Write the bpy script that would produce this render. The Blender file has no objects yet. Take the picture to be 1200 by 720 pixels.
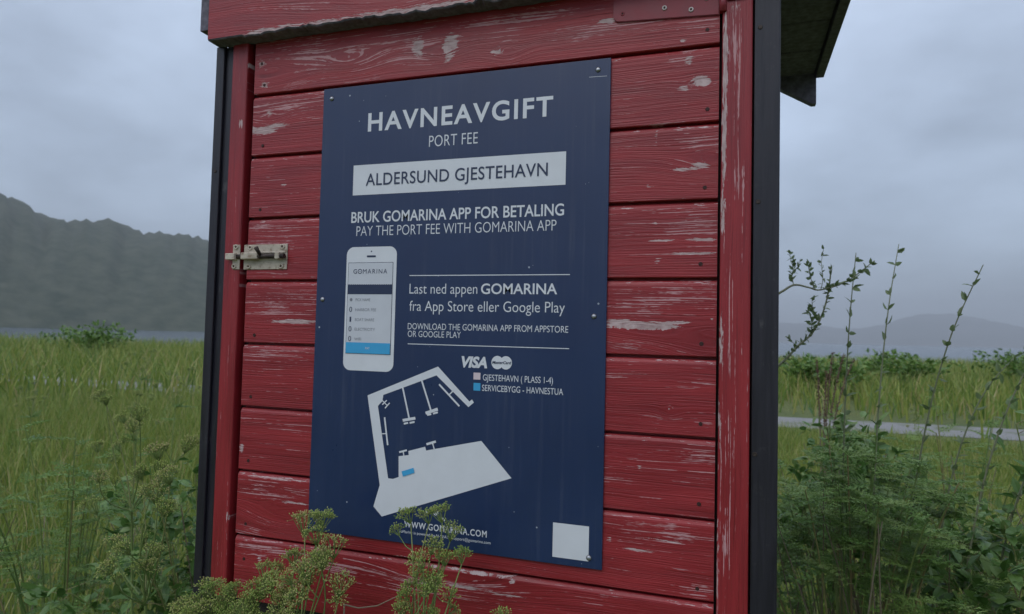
import bpy, bmesh, math, random
import numpy as np
from mathutils import Vector, Matrix

random.seed(7)
RNG = np.random.default_rng(7)
R = math.radians
scene = bpy.context.scene
COL = scene.collection

# ------------------------------------------------------------------ camera
F_PX = 770.0
yaw, pitch, roll = 0.322476, 0.0430576, 0.0243217
cam_loc = Vector((0.42397, -0.96021, 0.33308))
fw = Vector((-math.sin(yaw) * math.cos(pitch), math.cos(yaw) * math.cos(pitch), math.sin(pitch)))
rt = Vector((math.cos(yaw), math.sin(yaw), 0))
up = rt.cross(fw)
rt2 = rt * math.cos(roll) + up * math.sin(roll)
up2 = up * math.cos(roll) - rt * math.sin(roll)
cd = bpy.data.cameras.new('camera')
cam = bpy.data.objects.new('camera', cd)
COL.objects.link(cam)
M = Matrix((rt2, up2, -fw)).transposed().to_4x4()
M.translation = cam_loc
cam.matrix_world = M
cd.sensor_fit = 'HORIZONTAL'
cd.sensor_width = 36.0
cd.lens = F_PX / 1200.0 * 36.0
cd.clip_start = 0.01
cd.clip_end = 40000
cd.dof.use_dof = True
cd.dof.focus_distance = 0.97
cd.dof.aperture_fstop = 9.0
scene.camera = cam

# ------------------------------------------------------------------ world: overcast sky
SUN_AZ = math.atan2(-0.35, -0.9)
SUN_EL = R(48)
w = bpy.data.worlds.new('World')
scene.world = w
w.use_nodes = True
nt = w.node_tree
nt.nodes.clear()
def N(t, **kw):
    n = nt.nodes.new(t)
    for k, v in kw.items():
        setattr(n, k, v)
    return n
out = N('ShaderNodeOutputWorld')
bg = N('ShaderNodeBackground')
bg.inputs['Strength'].default_value = 0.1
sky = N('ShaderNodeTexSky', sky_type='NISHITA', sun_disc=False, sun_elevation=SUN_EL, sun_rotation=SUN_AZ)
tc = N('ShaderNodeTexCoord')
sep = N('ShaderNodeSeparateXYZ')
nt.links.new(tc.outputs['Generated'], sep.inputs[0])
zc = N('ShaderNodeMath', operation='MAXIMUM'); nt.links.new(sep.outputs[2], zc.inputs[0]); zc.inputs[1].default_value = 0.0
za = N('ShaderNodeMath', operation='ADD'); nt.links.new(zc.outputs[0], za.inputs[0]); za.inputs[1].default_value = 0.35
dx = N('ShaderNodeMath', operation='DIVIDE'); nt.links.new(sep.outputs[0], dx.inputs[0]); nt.links.new(za.outputs[0], dx.inputs[1])
dy = N('ShaderNodeMath', operation='DIVIDE'); nt.links.new(sep.outputs[1], dy.inputs[0]); nt.links.new(za.outputs[0], dy.inputs[1])
cv = N('ShaderNodeCombineXYZ'); nt.links.new(dx.outputs[0], cv.inputs[0]); nt.links.new(dy.outputs[0], cv.inputs[1]); nt.links.new(za.outputs[0], cv.inputs[2])
cn = N('ShaderNodeTexNoise'); nt.links.new(cv.outputs[0], cn.inputs['Vector'])
cn.inputs['Scale'].default_value = 2.1; cn.inputs['Detail'].default_value = 5; cn.inputs['Roughness'].default_value = 0.55
cr = N('ShaderNodeMapRange'); nt.links.new(cn.outputs['Fac'], cr.inputs[0])
cr.inputs[1].default_value = 0.3; cr.inputs[2].default_value = 0.7; cr.inputs[3].default_value = 0.72; cr.inputs[4].default_value = 1.28
# overcast luminance: about three times brighter overhead than at the horizon
ramp = N('ShaderNodeValToRGB')
nt.links.new(zc.outputs[0], ramp.inputs[0])
e = ramp.color_ramp.elements
e[0].position = 0.0; e[0].color = (0.285, 0.355, 0.455, 1)
e[1].position = 1.0; e[1].color = (0.75, 0.82, 0.94, 1)
e2 = ramp.color_ramp.elements.new(0.4); e2.color = (0.41, 0.49, 0.625, 1)
mul = N('ShaderNodeVectorMath', operation='SCALE'); nt.links.new(ramp.outputs[0], mul.inputs[0]); nt.links.new(cr.outputs[0], mul.inputs['Scale'])
mul2 = N('ShaderNodeVectorMath', operation='SCALE'); nt.links.new(mul.outputs[0], mul2.inputs[0]); mul2.inputs['Scale'].default_value = 10.0
mx = N('ShaderNodeMix', data_type='RGBA'); mx.inputs['Factor'].default_value = 0.88
nt.links.new(sky.outputs[0], mx.inputs['A']); nt.links.new(mul2.outputs[0], mx.inputs['B'])
nt.links.new(mx.outputs['Result'], bg.inputs['Color'])
nt.links.new(bg.outputs[0], out.inputs['Surface'])

sd = bpy.data.lights.new('sun', 'SUN')
sd.energy = 0.6
sd.angle = R(40)
sd.color = (1.0, 0.96, 0.9)
sun = bpy.data.objects.new('sun', sd)
COL.objects.link(sun)
sdir = Vector((math.sin(SUN_AZ) * math.cos(SUN_EL), math.cos(SUN_AZ) * math.cos(SUN_EL), math.sin(SUN_EL)))
sun.rotation_euler = (-sdir).to_track_quat('-Z', 'Y').to_euler()
sun.location = (0, -5, 8)

scene.view_settings.view_transform = 'Standard'
scene.view_settings.look = 'None'
scene.view_settings.exposure = 0.55
scene.view_settings.gamma = 1.0
scene.view_settings.use_curve_mapping = False

# ------------------------------------------------------------------ object helpers
def obj(name, me, mat=None, parent=None):
    o = bpy.data.objects.new(name, me)
    COL.objects.link(o)
    if mat is not None:
        for m in (mat if isinstance(mat, (list, tuple)) else [mat]):
            me.materials.append(m)
    if parent is not None:
        o.parent = parent
        if parent.type == 'EMPTY' or True:
            # meshes are written in world coordinates; keep them there
            loc = Vector((0, 0, 0)); p = parent
            while p is not None:
                loc += p.location; p = p.parent
            o.location = -loc
    return o
def thing(name, loc, label, cat, group=None):
    o = bpy.data.objects.new(name, None)
    COL.objects.link(o)
    o.location = loc
    o.empty_display_size = 0.05
    tag(o, label, cat, group)
    return o
def tag(o, label, cat, group=None, kind=None):
    if label: o['label'] = label
    if cat: o['category'] = cat
    if group: o['group'] = group
    if kind: o['kind'] = kind
    return o
def mesh(name, v, f, smooth=False):
    me = bpy.data.meshes.new(name)
    me.from_pydata([tuple(p) for p in v], [], [tuple(q) for q in f])
    if smooth:
        me.polygons.foreach_set('use_smooth', [True] * len(me.polygons))
    me.update()
    return me
def from_bm(name, bm, smooth=False):
    me = bpy.data.meshes.new(name)
    bm.normal_update()
    bm.to_mesh(me); bm.free()
    if smooth:
        me.polygons.foreach_set('use_smooth', [True] * len(me.polygons))
    return me
def add_box(bm, x0, x1, y0, y1, z0, z1, bev=0.0, seg=2):
    r = bmesh.ops.create_cube(bm, size=1.0)
    for v in r['verts']:
        v.co = Vector((x0 + (v.co.x + .5) * (x1 - x0), y0 + (v.co.y + .5) * (y1 - y0), z0 + (v.co.z + .5) * (z1 - z0)))
    if bev > 0:
        es = list({e for v in r['verts'] for e in v.link_edges})
        bmesh.ops.bevel(bm, geom=es, offset=bev, segments=seg, profile=0.5, affect='EDGES')
def box_mesh(name, *a, **k):
    bm = bmesh.new(); add_box(bm, *a, **k); return from_bm(name, bm)
def add_tube(bm, pts, radii, n=6, cap=True):
    pts = [Vector(p) for p in pts]
    rings = []
    for i, p in enumerate(pts):
        d = (pts[min(i + 1, len(pts) - 1)] - pts[max(i - 1, 0)]).normalized()
        a = d.orthogonal().normalized() if i == 0 else (rings[-1][1] - d * d.dot(rings[-1][1])).normalized()
        b = d.cross(a)
        r = radii[i] if hasattr(radii, '__len__') else radii
        rings.append(([bm.verts.new(p + (a * math.cos(t) + b * math.sin(t)) * r) for t in [2 * math.pi * k / n for k in range(n)]], a))
    for (q, _), (s, _) in zip(rings[:-1], rings[1:]):
        for k in range(n):
            f = bm.faces.new((q[k], q[(k + 1) % n], s[(k + 1) % n], s[k])); f.smooth = True
    if cap:
        bm.faces.new(list(reversed(rings[0][0]))); bm.faces.new(rings[-1][0])
def bez(p0, p1, p2, n=8):
    p0, p1, p2 = Vector(p0), Vector(p1), Vector(p2)
    return [p0 * (1 - t) ** 2 + p1 * 2 * t * (1 - t) + p2 * t * t for t in [i / n for i in range(n + 1)]]

# ------------------------------------------------------------------ materials
class MB:
    def __init__(self, name):
        self.m = bpy.data.materials.new(name); self.m.use_nodes = True
        self.t = self.m.node_tree
        self.b = self.t.nodes['Principled BSDF']
        self.out = self.t.nodes['Material Output']
    def n(self, t, **kw):
        x = self.t.nodes.new(t)
        for k, v in kw.items(): setattr(x, k, v)
        return x
    def l(self, a, b): self.t.links.new(a, b)
    def val(self, s, v):
        if isinstance(v, (int, float)): s.default_value = v
        else: self.l(v, s)
    def math(self, op, a, b=0.0, c=None):
        x = self.n('ShaderNodeMath', operation=op)
        self.val(x.inputs[0], a); self.val(x.inputs[1], b)
        if c is not None: self.val(x.inputs[2], c)
        return x.outputs[0]
    def vec(self, a, b, c):
        x = self.n('ShaderNodeCombineXYZ')
        for s, v in zip(x.inputs, (a, b, c)): self.val(s, v)
        return x.outputs[0]
    def noise(self, vec, scale=1.0, detail=2.0, rough=0.5):
        x = self.n('ShaderNodeTexNoise')
        if vec is not None: self.l(vec, x.inputs['Vector'])
        x.inputs['Scale'].default_value = scale; x.inputs['Detail'].default_value = detail; x.inputs['Roughness'].default_value = rough
        return x.outputs['Fac']
    def rng(self, v, a, b, c=0.0, d=1.0, smooth=False):
        x = self.n('ShaderNodeMapRange')
        if smooth: x.interpolation_type = 'SMOOTHSTEP'
        self.val(x.inputs[0], v)
        for i, q in enumerate((a, b, c, d)): self.val(x.inputs[i + 1], q)
        return x.outputs[0]
    def mix(self, f, a, b):
        x = self.n('ShaderNodeMix', data_type='RGBA')
        self.val(x.inputs['Factor'], f)
        for s, v in ((x.inputs['A'], a), (x.inputs['B'], b)):
            if isinstance(v, tuple): s.default_value = (*v, 1)
            else: self.l(v, s)
        return x.outputs['Result']
    def attr(self, name):
        return self.n('ShaderNodeAttribute', attribute_name=name).outputs['Fac']
    def bump(self, h, dist, strength=1.0):
        x = self.n('ShaderNodeBump'); x.inputs['Distance'].default_value = dist; x.inputs['Strength'].default_value = strength
        self.l(h, x.inputs['Height']); self.l(x.outputs[0], self.b.inputs['Normal'])
    def col(self, c):
        if isinstance(c, tuple): self.b.inputs['Base Color'].default_value = (*c, 1)
        else: self.l(c, self.b.inputs['Base Color'])
    def rough(self, r): self.val(self.b.inputs['Roughness'], r)
    def pos(self):
        return self.n('ShaderNodeTexCoord').outputs['Object']

def simple(name, c, rough=0.5, metal=0.0, var=0.12, scale=60.0):
    m = MB(name)
    f = m.noise(m.pos(), scale, 4, 0.6)
    lo = tuple(x * (1 - var) for x in c); hi = tuple(min(1, x * (1 + var)) for x in c)
    m.col(m.mix(m.rng(f, .3, .7), lo, hi))
    m.rough(m.rng(f, .3, .7, max(.05, rough - .06), min(1, rough + .06)))
    m.b.inputs['Metallic'].default_value = metal
    return m.m

def painted_wood(name, dark, light):
    m = MB(name)
    uv = m.n('ShaderNodeUVMap', uv_map='grain').outputs[0]
    s = m.n('ShaderNodeSeparateXYZ'); m.l(uv, s.inputs[0])
    u, v0 = s.outputs[0], s.outputs[1]
    wear = m.attr('wear'); scr = m.attr('scrape'); tone = m.attr('tone')
    nw = m.noise(m.vec(m.math('MULTIPLY', u, 4), m.math('MULTIPLY', v0, 14), tone), 1, 2)
    v = m.math('MULTIPLY_ADD', nw, 0.014, v0)
    L = m.noise(m.vec(m.math('MULTIPLY', u, 7), m.math('MULTIPLY', v, 580), tone), 1, 1.0, .5)
    L2 = m.noise(m.vec(m.math('MULTIPLY', u, 14), m.math('MULTIPLY', v, 170), 7.3), 1, 1.0, .5)
    B = m.noise(m.vec(m.math('MULTIPLY', u, 75), m.math('MULTIPLY', v, 500), 3.1), 1, 2.0, .6)
    P = m.noise(m.vec(m.math('MULTIPLY', u, 22), m.math('MULTIPLY', v0, 55), 5.7), 1, 2.0, .6)
    g = m.math('ADD', m.math('MULTIPLY', L, .60), m.math('ADD', m.math('MULTIPLY', L2, .16), m.math('MULTIPLY', B, .24)))
    Q = m.noise(m.vec(m.math('MULTIPLY', u, 9), m.math('MULTIPLY', v0, 26), 1.3), 1, 3.0, .6)
    wv = m.math('MULTIPLY', wear, m.math('MULTIPLY', m.rng(P, .3, .62, .6, 1.1), m.rng(Q, .36, .60, .55, 1.12)))
    th = m.rng(wv, 0, 1, .66, .508)
    line = m.rng(m.math('SUBTRACT', g, th), -.008, .026, 0, 1)
    Fq = m.noise(m.vec(m.math('MULTIPLY', u, 48), m.math('MULTIPLY', v, 380), 9.9), 1, 4.0, .7)
    sc = m.rng(m.math('ADD', scr, m.math('MULTIPLY', m.math('SUBTRACT', Fq, .5), 2.3)), .47, .60, 0, 1)
    W = m.math('MAXIMUM', m.math('MULTIPLY', line, .74), m.math('MULTIPLY', sc, .86))
    big = m.noise(m.vec(m.math('MULTIPLY', u, 5), m.math('MULTIPLY', v, 40), tone), 1, 3, .6)
    paint = m.mix(m.rng(m.math('ADD', big, m.math('MULTIPLY', m.math('SUBTRACT', L, .5), .35)), .3, .72), dark, light)
    paint = m.mix(m.rng(g, .30, .43, .55, 0), paint, tuple(c * .45 for c in dark))
    bare = m.mix(m.rng(Fq, .35, .65), (.34, .24, .24), (.66, .54, .54))
    bare = m.mix(m.math('MULTIPLY', line, m.math('SUBTRACT', 1.0, sc)), bare, (.60, .36, .38))
    m.col(m.mix(W, paint, bare))
    m.rough(m.rng(W, 0, 1, m.rng(big, .3, .7, .36, .48), .85))
    m.b.inputs['Specular IOR Level'].default_value = .5
    h = m.math('SUBTRACT', m.math('MULTIPLY', g, 1.0), m.math('MULTIPLY', W, .22))
    m.bump(h, .0022, .55)
    return m.m

RED = painted_wood('red_paint_on_wood', (.225, .0145, .021), (.34, .0235, .031))
def black_paint():
    m = MB('black_paint'); p = m.pos()
    s_ = m.n('ShaderNodeSeparateXYZ'); m.l(p, s_.inputs[0])
    f = m.noise(m.vec(m.math('MULTIPLY', s_.outputs[0], 160), m.math('MULTIPLY', s_.outputs[1], 160), m.math('MULTIPLY', s_.outputs[2], 9)), 1, 4, .65)
    g = m.noise(p, 26, 4, .65)
    c = m.mix(m.rng(f, .3, .7), (.012, .011, .018), (.023, .021, .031))
    c = m.mix(m.math('MULTIPLY', m.rng(g, .60, .72, 0, .5), m.rng(f, .45, .6)), c, (.13, .12, .12))
    m.col(c); m.rough(m.rng(f, .3, .7, .30, .46)); m.bump(f, .0009, .45)
    return m.m
BLACK = black_paint()
DARKWOOD = simple('weathered_dark_wood', (.125, .115, .15), .8, 0, .45, 90)
INSIDE = simple('dark_stained_board', (.03, .024, .024), .8, 0, .3, 40)
REDMETAL = simple('red_painted_iron', (.25, .026, .038), .42, 0, .12, 40)
ROOFING = simple('roofing_felt', (.04, .04, .043), .85, 0, .3, 80)
def sign_material():
    m = MB('navy_printed_panel')
    p = m.pos()
    vo = m.n('ShaderNodeTexVoronoi'); vo.inputs['Scale'].default_value = 46; m.l(p, vo.inputs['Vector'])
    sepc = m.n('ShaderNodeSeparateColor'); m.l(vo.outputs['Color'], sepc.inputs[0])
    rad = m.rng(sepc.outputs[0], .80, 1.0, 0.0, .085)
    sp = m.math('LESS_THAN', vo.outputs['Distance'], rad)
    f = m.noise(p, 9, 3)
    f2 = m.noise(p, 160, 3)
    c = m.mix(m.rng(f, .3, .7), (.0115, .0275, .088), (.015, .034, .102))
    vo2 = m.n('ShaderNodeTexVoronoi'); vo2.inputs['Scale'].default_value = 95; m.l(p, vo2.inputs['Vector'])
    sep2 = m.n('ShaderNodeSeparateColor'); m.l(vo2.outputs['Color'], sep2.inputs[0])
    sp2 = m.math('LESS_THAN', vo2.outputs['Distance'], m.rng(sep2.outputs[0], .90, 1.0, 0.0, .10))
    sz = m.n('ShaderNodeSeparateXYZ'); m.l(p, sz.inputs[0])
    stv = m.noise(m.vec(m.math('MULTIPLY', sz.outputs[0], 120), 0.0, m.math('MULTIPLY', sz.outputs[2], 3.5)), 1, 3, .6)
    sm_ = m.noise(p, 5.5, 4, .6)
    dirt = m.math('MULTIPLY', m.rng(stv, .52, .75, 0, 1), m.rng(sm_, .42, .7, 0, .10))
    c = m.mix(dirt, c, (.30, .32, .34))
    spk = m.math('MAXIMUM', m.math('MULTIPLY', sp, m.rng(sepc.outputs[1], 0, 1, .15, .8)), m.math('MULTIPLY', sp2, .45))
    m.col(m.mix(spk, c, (.5, .55, .62)))
    m.rough(m.math('ADD', m.rng(sm_, .3, .7, .24, .36), m.math('MULTIPLY', m.math('ADD', f2, m.rng(stv, .45, .7, 0, 1.5)), .05)))
    m.b.inputs['Specular IOR Level'].default_value = .58
    m.bump(m.noise(p, 4.0, 2), .02, .10)
    return m.m
NAVY = sign_material()
WHITE = simple('white_print', (.70, .72, .77), .36, 0, .03, 30)
CREAM = simple('pale_pink_print', (.70, .58, .62), .36, 0, .03, 30)
CYAN = simple('light_blue_print', (.055, .38, .70), .36, 0, .04, 30)
INK = simple('dark_blue_print', (.022, .035, .085), .36, 0, .05, 30)
GREYINK = simple('grey_print', (.22, .23, .27), .4, 0, .05, 30)
SCREEN = simple('screen_print', (.60, .62, .68), .36, 0, .03, 30)
STEEL = simple('dull_screw_steel', (.42, .43, .46), .35, .8, .2, 300)
DARKSCREW = simple('rusty_dark_screw', (.055, .022, .02), .6, .3, .4, 400)
PALERING = simple('worn_bright_screw', (.62, .56, .55), .5, .3, .2, 400)
def bolt_material():
    m = MB('aged_brass_plated_steel')
    f = m.noise(m.pos(), 130, 5, .65); f2 = m.noise(m.pos(), 40, 3)
    c = m.mix(m.rng(f2, .35, .65), (.40, .34, .27), (.60, .53, .44))
    c = m.mix(m.rng(f, .54, .70, 0, .8), c, (.17, .09, .05))
    m.col(c); m.rough(m.rng(f, .3, .7, .42, .7)); m.b.inputs['Metallic'].default_value = .15
    m.bump(f, .0004, .4)
    return m.m
BOLT = bolt_material()
RODM = simple('dark_rusted_steel', (.06, .045, .04), .55, .5, .5, 200)

def leafy(name, cols, rough=.45, trans=.3):
    m = MB(name)
    t = m.attr('tint')
    r = m.n('ShaderNodeValToRGB'); m.l(t, r.inputs[0])
    el = r.color_ramp.elements
    el[0].position = 0; el[0].color = (*cols[0], 1); el[1].position = 1; el[1].color = (*cols[-1], 1)
    for i, c in enumerate(cols[1:-1]):
        q = el.new((i + 1) / (len(cols) - 1)); q.color = (*c, 1)
    m.col(r.outputs[0]); m.rough(rough)
    tr = m.n('ShaderNodeBsdfTranslucent'); m.l(r.outputs[0], tr.inputs['Color'])
    ms = m.n('ShaderNodeMixShader'); ms.inputs[0].default_value = trans
    m.l(m.b.outputs[0], ms.inputs[1]); m.l(tr.outputs[0], ms.inputs[2]); m.l(ms.outputs[0], m.out.inputs['Surface'])
    return m.m
LEAF = leafy('shrub_leaf', [(.04, .085, .02), (.075, .16, .035), (.12, .23, .055), (.20, .28, .09)], .38)
LEAFB = leafy('fern_leaf', [(.07, .14, .03), (.11, .22, .045), (.18, .30, .065), (.25, .34, .10)], .42)
PALELEAF = leafy('pale_shrub_leaf', [(.09, .14, .05), (.15, .21, .09), (.22, .29, .15)], .45)
PALESTEM = leafy('pale_shrub_stem', [(.16, .19, .10), (.26, .26, .17)], .6, .0)
SEED = leafy('umbel_seed', [(.19, .31, .06), (.35, .45, .10), (.55, .56, .20), (.58, .42, .26)], .55, .2)
STEMG = leafy('green_stem', [(.11, .19, .05), (.20, .26, .08), (.27, .20, .10)], .5, .0)
DRYST = leafy('dry_stem', [(.14, .11, .075), (.24, .20, .14)], .8, .0)
GRASSM = leafy('grass_blade', [(.08, .16, .03), (.17, .26, .045), (.30, .34, .075), (.42, .35, .16)], .5, .3)
BROWNSEED = leafy('brown_seed', [(.10, .05, .035), (.18, .10, .07)], .7, .1)

def set_attr(me, name, vals, dom='POINT'):
    a = me.attributes.new(name, 'FLOAT', dom)
    a.data.foreach_set('value', np.asarray(vals, dtype=np.float32))

WEAR= [('l',-0.3055,0.8108,0.096,0.04,0.9),('l',-0.1518,0.8113,0.0959,0.0325,0.8),('l',-0.0484,0.8077,0.083,0.0315,1.0),('s',-0.0716,0.8062,0.0109,0.0144,0.9),('s',-0.0131,0.8035,0.0136,0.0156,0.95),('s',-0.0156,0.784,0.0076,0.0099,0.8),('s',0.0685,0.7828,0.0101,0.0069,0.7),('l',0.1197,0.8285,0.095,0.0164,0.95),('l',0.2151,0.7947,0.077,0.0159,0.95),('s',0.2435,0.8082,0.0116,0.0052,1),('l',0.0778,0.8092,0.0313,0.0193,0.8),('l',0.383,0.7811,0.0326,0.0112,0.9),('s',-0.3839,0.8117,0.0093,0.0079,0.6),('s',-0.3764,0.7718,0.0093,0.0063,0.7),('l',-0.1828,0.76,0.0656,0.0119,0.3),('l',-0.3287,0.7287,0.0883,0.0216,0.9),('s',-0.3724,0.6891,0.0239,0.007,1),('s',-0.3452,0.6962,0.0218,0.0031,0.9),('s',-0.3627,0.7177,0.0092,0.0093,0.5),('s',-0.4003,0.6912,0.0112,0.0063,0.9),('l',0.3503,0.735,0.0215,0.0101,0.95),('s',0.3634,0.736,0.0071,0.0075,0.7),('s',0.3804,0.7031,0.0152,0.0081,0.85),('l',0.3686,0.698,0.0328,0.0087,0.9),('s',0.3544,0.6944,0.0095,0.0038,0.7),('l',0.385,0.6077,0.0323,0.027,0.95),('s',0.3818,0.5809,0.0139,0.0043,1),('s',0.3595,0.5761,0.0212,0.0019,0.9),('s',0.3167,0.6275,0.0037,0.0101,0.55),('s',0.308,0.5539,0.0049,0.0038,0.6),('l',-0.3144,0.6132,0.0701,0.0213,0.55),('l',-0.2951,0.579,0.0608,0.0075,0.7),('s',-0.3257,0.588,0.0072,0.003,0.6),('l',-0.3955,0.5946,0.0056,0.0387,0.6),('l',-0.3363,0.5081,0.088,0.0242,0.95),('l',0.3746,0.4944,0.046,0.0219,0.8),('l',0.2964,0.5156,0.0545,0.015,0.65),('s',0.383,0.4748,0.0185,0.0024,0.95),('s',0.3274,0.4748,0.0168,0.002,0.85),('s',0.3751,0.4555,0.0346,0.0019,1),('s',0.3186,0.4998,0.0036,0.005,0.5),('s',0.3218,0.4465,0.0048,0.0049,0.5),('l',-0.2971,0.4294,0.069,0.006,0.6),('l',-0.3215,0.3846,0.0953,0.0239,0.85),('s',-0.2933,0.3478,0.0483,0.0037,1),('l',-0.3205,0.3623,0.0783,0.006,0.95),('l',-0.3543,0.3198,0.0446,0.006,0.6),('l',0.3285,0.3972,0.0874,0.0245,1),('l',0.2924,0.3785,0.0543,0.0173,1),('s',0.305,0.3515,0.0502,0.0055,1.05),('s',0.2717,0.3571,0.0271,0.0031,1),('s',0.3528,0.3572,0.0211,0.0024,0.85),('l',0.2871,0.3252,0.0364,0.0099,0.8),('s',0.3992,0.3616,0.0034,0.0048,0.5),('l',-0.3169,0.2866,0.0863,0.0162,0.85),('l',-0.3155,0.257,0.0777,0.0059,0.85),('l',-0.3143,0.232,0.0692,0.0044,0.5),('l',0.3885,0.2897,0.025,0.0083,0.85),('l',0.2693,0.2788,0.0368,0.0049,0.5),('s',0.3427,0.236,0.0059,0.0054,0.75),('l',0.3599,0.2646,0.0289,0.0036,0.5),('s',-0.3938,0.1232,0.0055,0.0074,0.9),('l',-0.3109,0.1588,0.0773,0.0058,0.35),('l',0.3698,0.215,0.0366,0.0154,0.85),('l',0.3251,0.2181,0.0166,0.0084,0.7),('l',0.3864,0.1712,0.0338,0.0176,0.9),('l',0.3379,0.1505,0.0164,0.003,0.9),('l',0.2756,0.1281,0.0364,0.003,0.7),('l',0.3901,0.148,0.0203,0.0094,0.8),('s',0.3021,0.1487,0.0036,0.0024,0.7),('l',0.3214,0.0617,0.0752,0.0202,0.95),('s',0.304,0.0321,0.0262,0.0019,0.9),('s',0.3335,0.0489,0.0349,0.0014,0.8),('l',0.3806,-0.013,0.0248,0.0104,0.85),('s',0.2599,0.0424,0.0043,0.0049,0.6),('l',-0.3063,0.0615,0.0934,0.0216,0.95),('s',-0.2792,0.0382,0.0407,0.0017,0.9),('l',-0.3701,-0.0182,0.025,0.0102,0.95),('s',-0.3071,0.0774,0.0601,0.0023,0.85),('l',-0.3188,-0.0456,0.0937,0.0172,0.9),('l',-0.1994,-0.0544,0.1108,0.0166,0.85),('s',-0.3445,-0.0633,0.0088,0.0058,0.5),('l',-0.3694,-0.1031,0.0443,0.0145,0.5),('l',-0.0272,-0.0688,0.114,0.0158,0.75),('l',0.0729,-0.0545,0.0812,0.0128,0.95),('s',0.0378,-0.057,0.0309,0.0028,0.95),('s',-0.0275,-0.0609,0.0509,0.0018,0.85),('s',0.1007,-0.0595,0.0297,0.0019,0.8),('s',0.0583,-0.0334,0.0952,0.0021,0.8),('s',0.1137,-0.0361,0.0068,0.0076,0.6),('l',0.244,-0.0423,0.0729,0.0097,0.7),('s',-0.0586,-0.0265,0.0372,0.0021,0.8),('l',0.2819,0.6428,0.0733,0.0038,0.5),('s',0.3535,0.7648,0.006,0.0025,0.7)]
TWEAR= [('s',0.4127,0.7244,0.0034,0.0675,1.0),('l',0.4238,0.7538,0.0114,0.0552,0.8),('s',0.4211,0.8009,0.0114,0.0099,0.5),('l',0.4268,0.6801,0.0136,0.0729,0.6),('s',0.4125,0.6204,0.0034,0.0728,0.9),('l',0.4325,0.5526,0.0101,0.03,0.75),('s',0.4113,0.5114,0.0028,0.0361,0.8),('l',0.4224,0.4273,0.009,0.0831,0.5),('s',0.4109,0.3321,0.0028,0.0473,0.7),('l',0.419,0.3087,0.0078,0.0471,0.8),('s',0.4087,0.214,0.0034,0.0468,0.6),('l',0.4158,0.1794,0.0067,0.0697,0.8),('l',0.419,0.0753,0.0067,0.0689,0.85),('s',0.4084,0.0278,0.0028,0.0574,0.6),('l',0.4306,0.6312,0.0113,0.0965,0.4),('s',-0.4205,0.7034,0.0045,0.0075,0.85),('l',-0.4208,0.7604,0.0076,0.0632,0.6),('s',-0.4135,0.0037,0.003,0.0075,0.85),('l',-0.432,0.4642,0.0076,0.1232,0.25),('l',-0.4235,-0.0512,0.0148,0.0589,0.35),('s',-0.408,0.8065,0.0028,0.0632,0.5)]
NAILS= [(0.3877, 0.7768), (0.389, 0.6615), (0.3868, 0.5488), (0.3822, 0.4402), (0.3847, 0.3278), (0.3848, 0.216), (0.3838, 0.1052), (0.3829, -0.0103), (-0.3839, 0.8117), (-0.3764, 0.7718), (-0.3747, 0.6614), (-0.3745, 0.5459), (-0.377, 0.4466), (-0.3763, 0.3223), (-0.3782, 0.214), (-0.378, 0.1021), (-0.3779, -0.0074), (-0.3785, -0.0677)]
LAND= [(-0.1445, 0.2282), (-0.0186, 0.2805), (0.0367, 0.2281), (0.0411, 0.2315), (0.0443, 0.2268), (0.0354, 0.2193), (-0.0209, 0.2664), (-0.1152, 0.2305), (-0.1165, 0.2205), (-0.1245, 0.212), (-0.1016, 0.0966), (-0.0926, 0.0963), (-0.0825, 0.1005), (-0.0837, 0.1336), (-0.0656, 0.1368), (-0.0666, 0.1432), (-0.037, 0.1523), (-0.0352, 0.1464), (-0.0196, 0.1501), (0.0584, 0.1685), (0.109, 0.1158), (-0.1109, 0.0343), (-0.1267, 0.0489), (-0.1164, 0.0844)]
BARS= [(-0.0803, 0.2443, -0.0668, 0.195, 0.0028), (-0.0784, 0.1914, -0.056, 0.1964, 0.0044), (-0.0762, 0.1861, -0.0686, 0.1881, 0.0028), (-0.0658, 0.1882, -0.057, 0.1903, 0.0028), (-0.0468, 0.2578, -0.029, 0.211, 0.0028), (-0.0379, 0.2054, -0.0169, 0.2131, 0.0048), (-0.0351, 0.2027, -0.028, 0.2046, 0.0028), (-0.0249, 0.2055, -0.0167, 0.2081, 0.0028), (-0.0158, 0.2524, 0.0201, 0.2198, 0.0028), (0.0026, 0.2373, 0.0079, 0.2425, 0.002), (-0.1114, 0.1944, -0.104, 0.1497, 0.0028), (-0.1179, 0.1669, -0.1071, 0.1684, 0.0016), (-0.1178, 0.2223, -0.1071, 0.2137, 0.0016), (-0.1163, 0.2146, -0.1083, 0.2221, 0.002), (-0.1111, 0.2091, -0.1028, 0.2183, 0.002), (-0.0827, 0.1401, -0.0691, 0.1444, 0.0028), (-0.0759, 0.1425, -0.074, 0.1354, 0.002), (-0.0347, 0.1564, -0.0184, 0.1619, 0.0036), (-0.0242, 0.1593, -0.0207, 0.1496, 0.002)]
BLUE= [(-0.0772, 0.11), (-0.0561, 0.1175), (-0.0542, 0.1098), (-0.0745, 0.102)]

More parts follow.
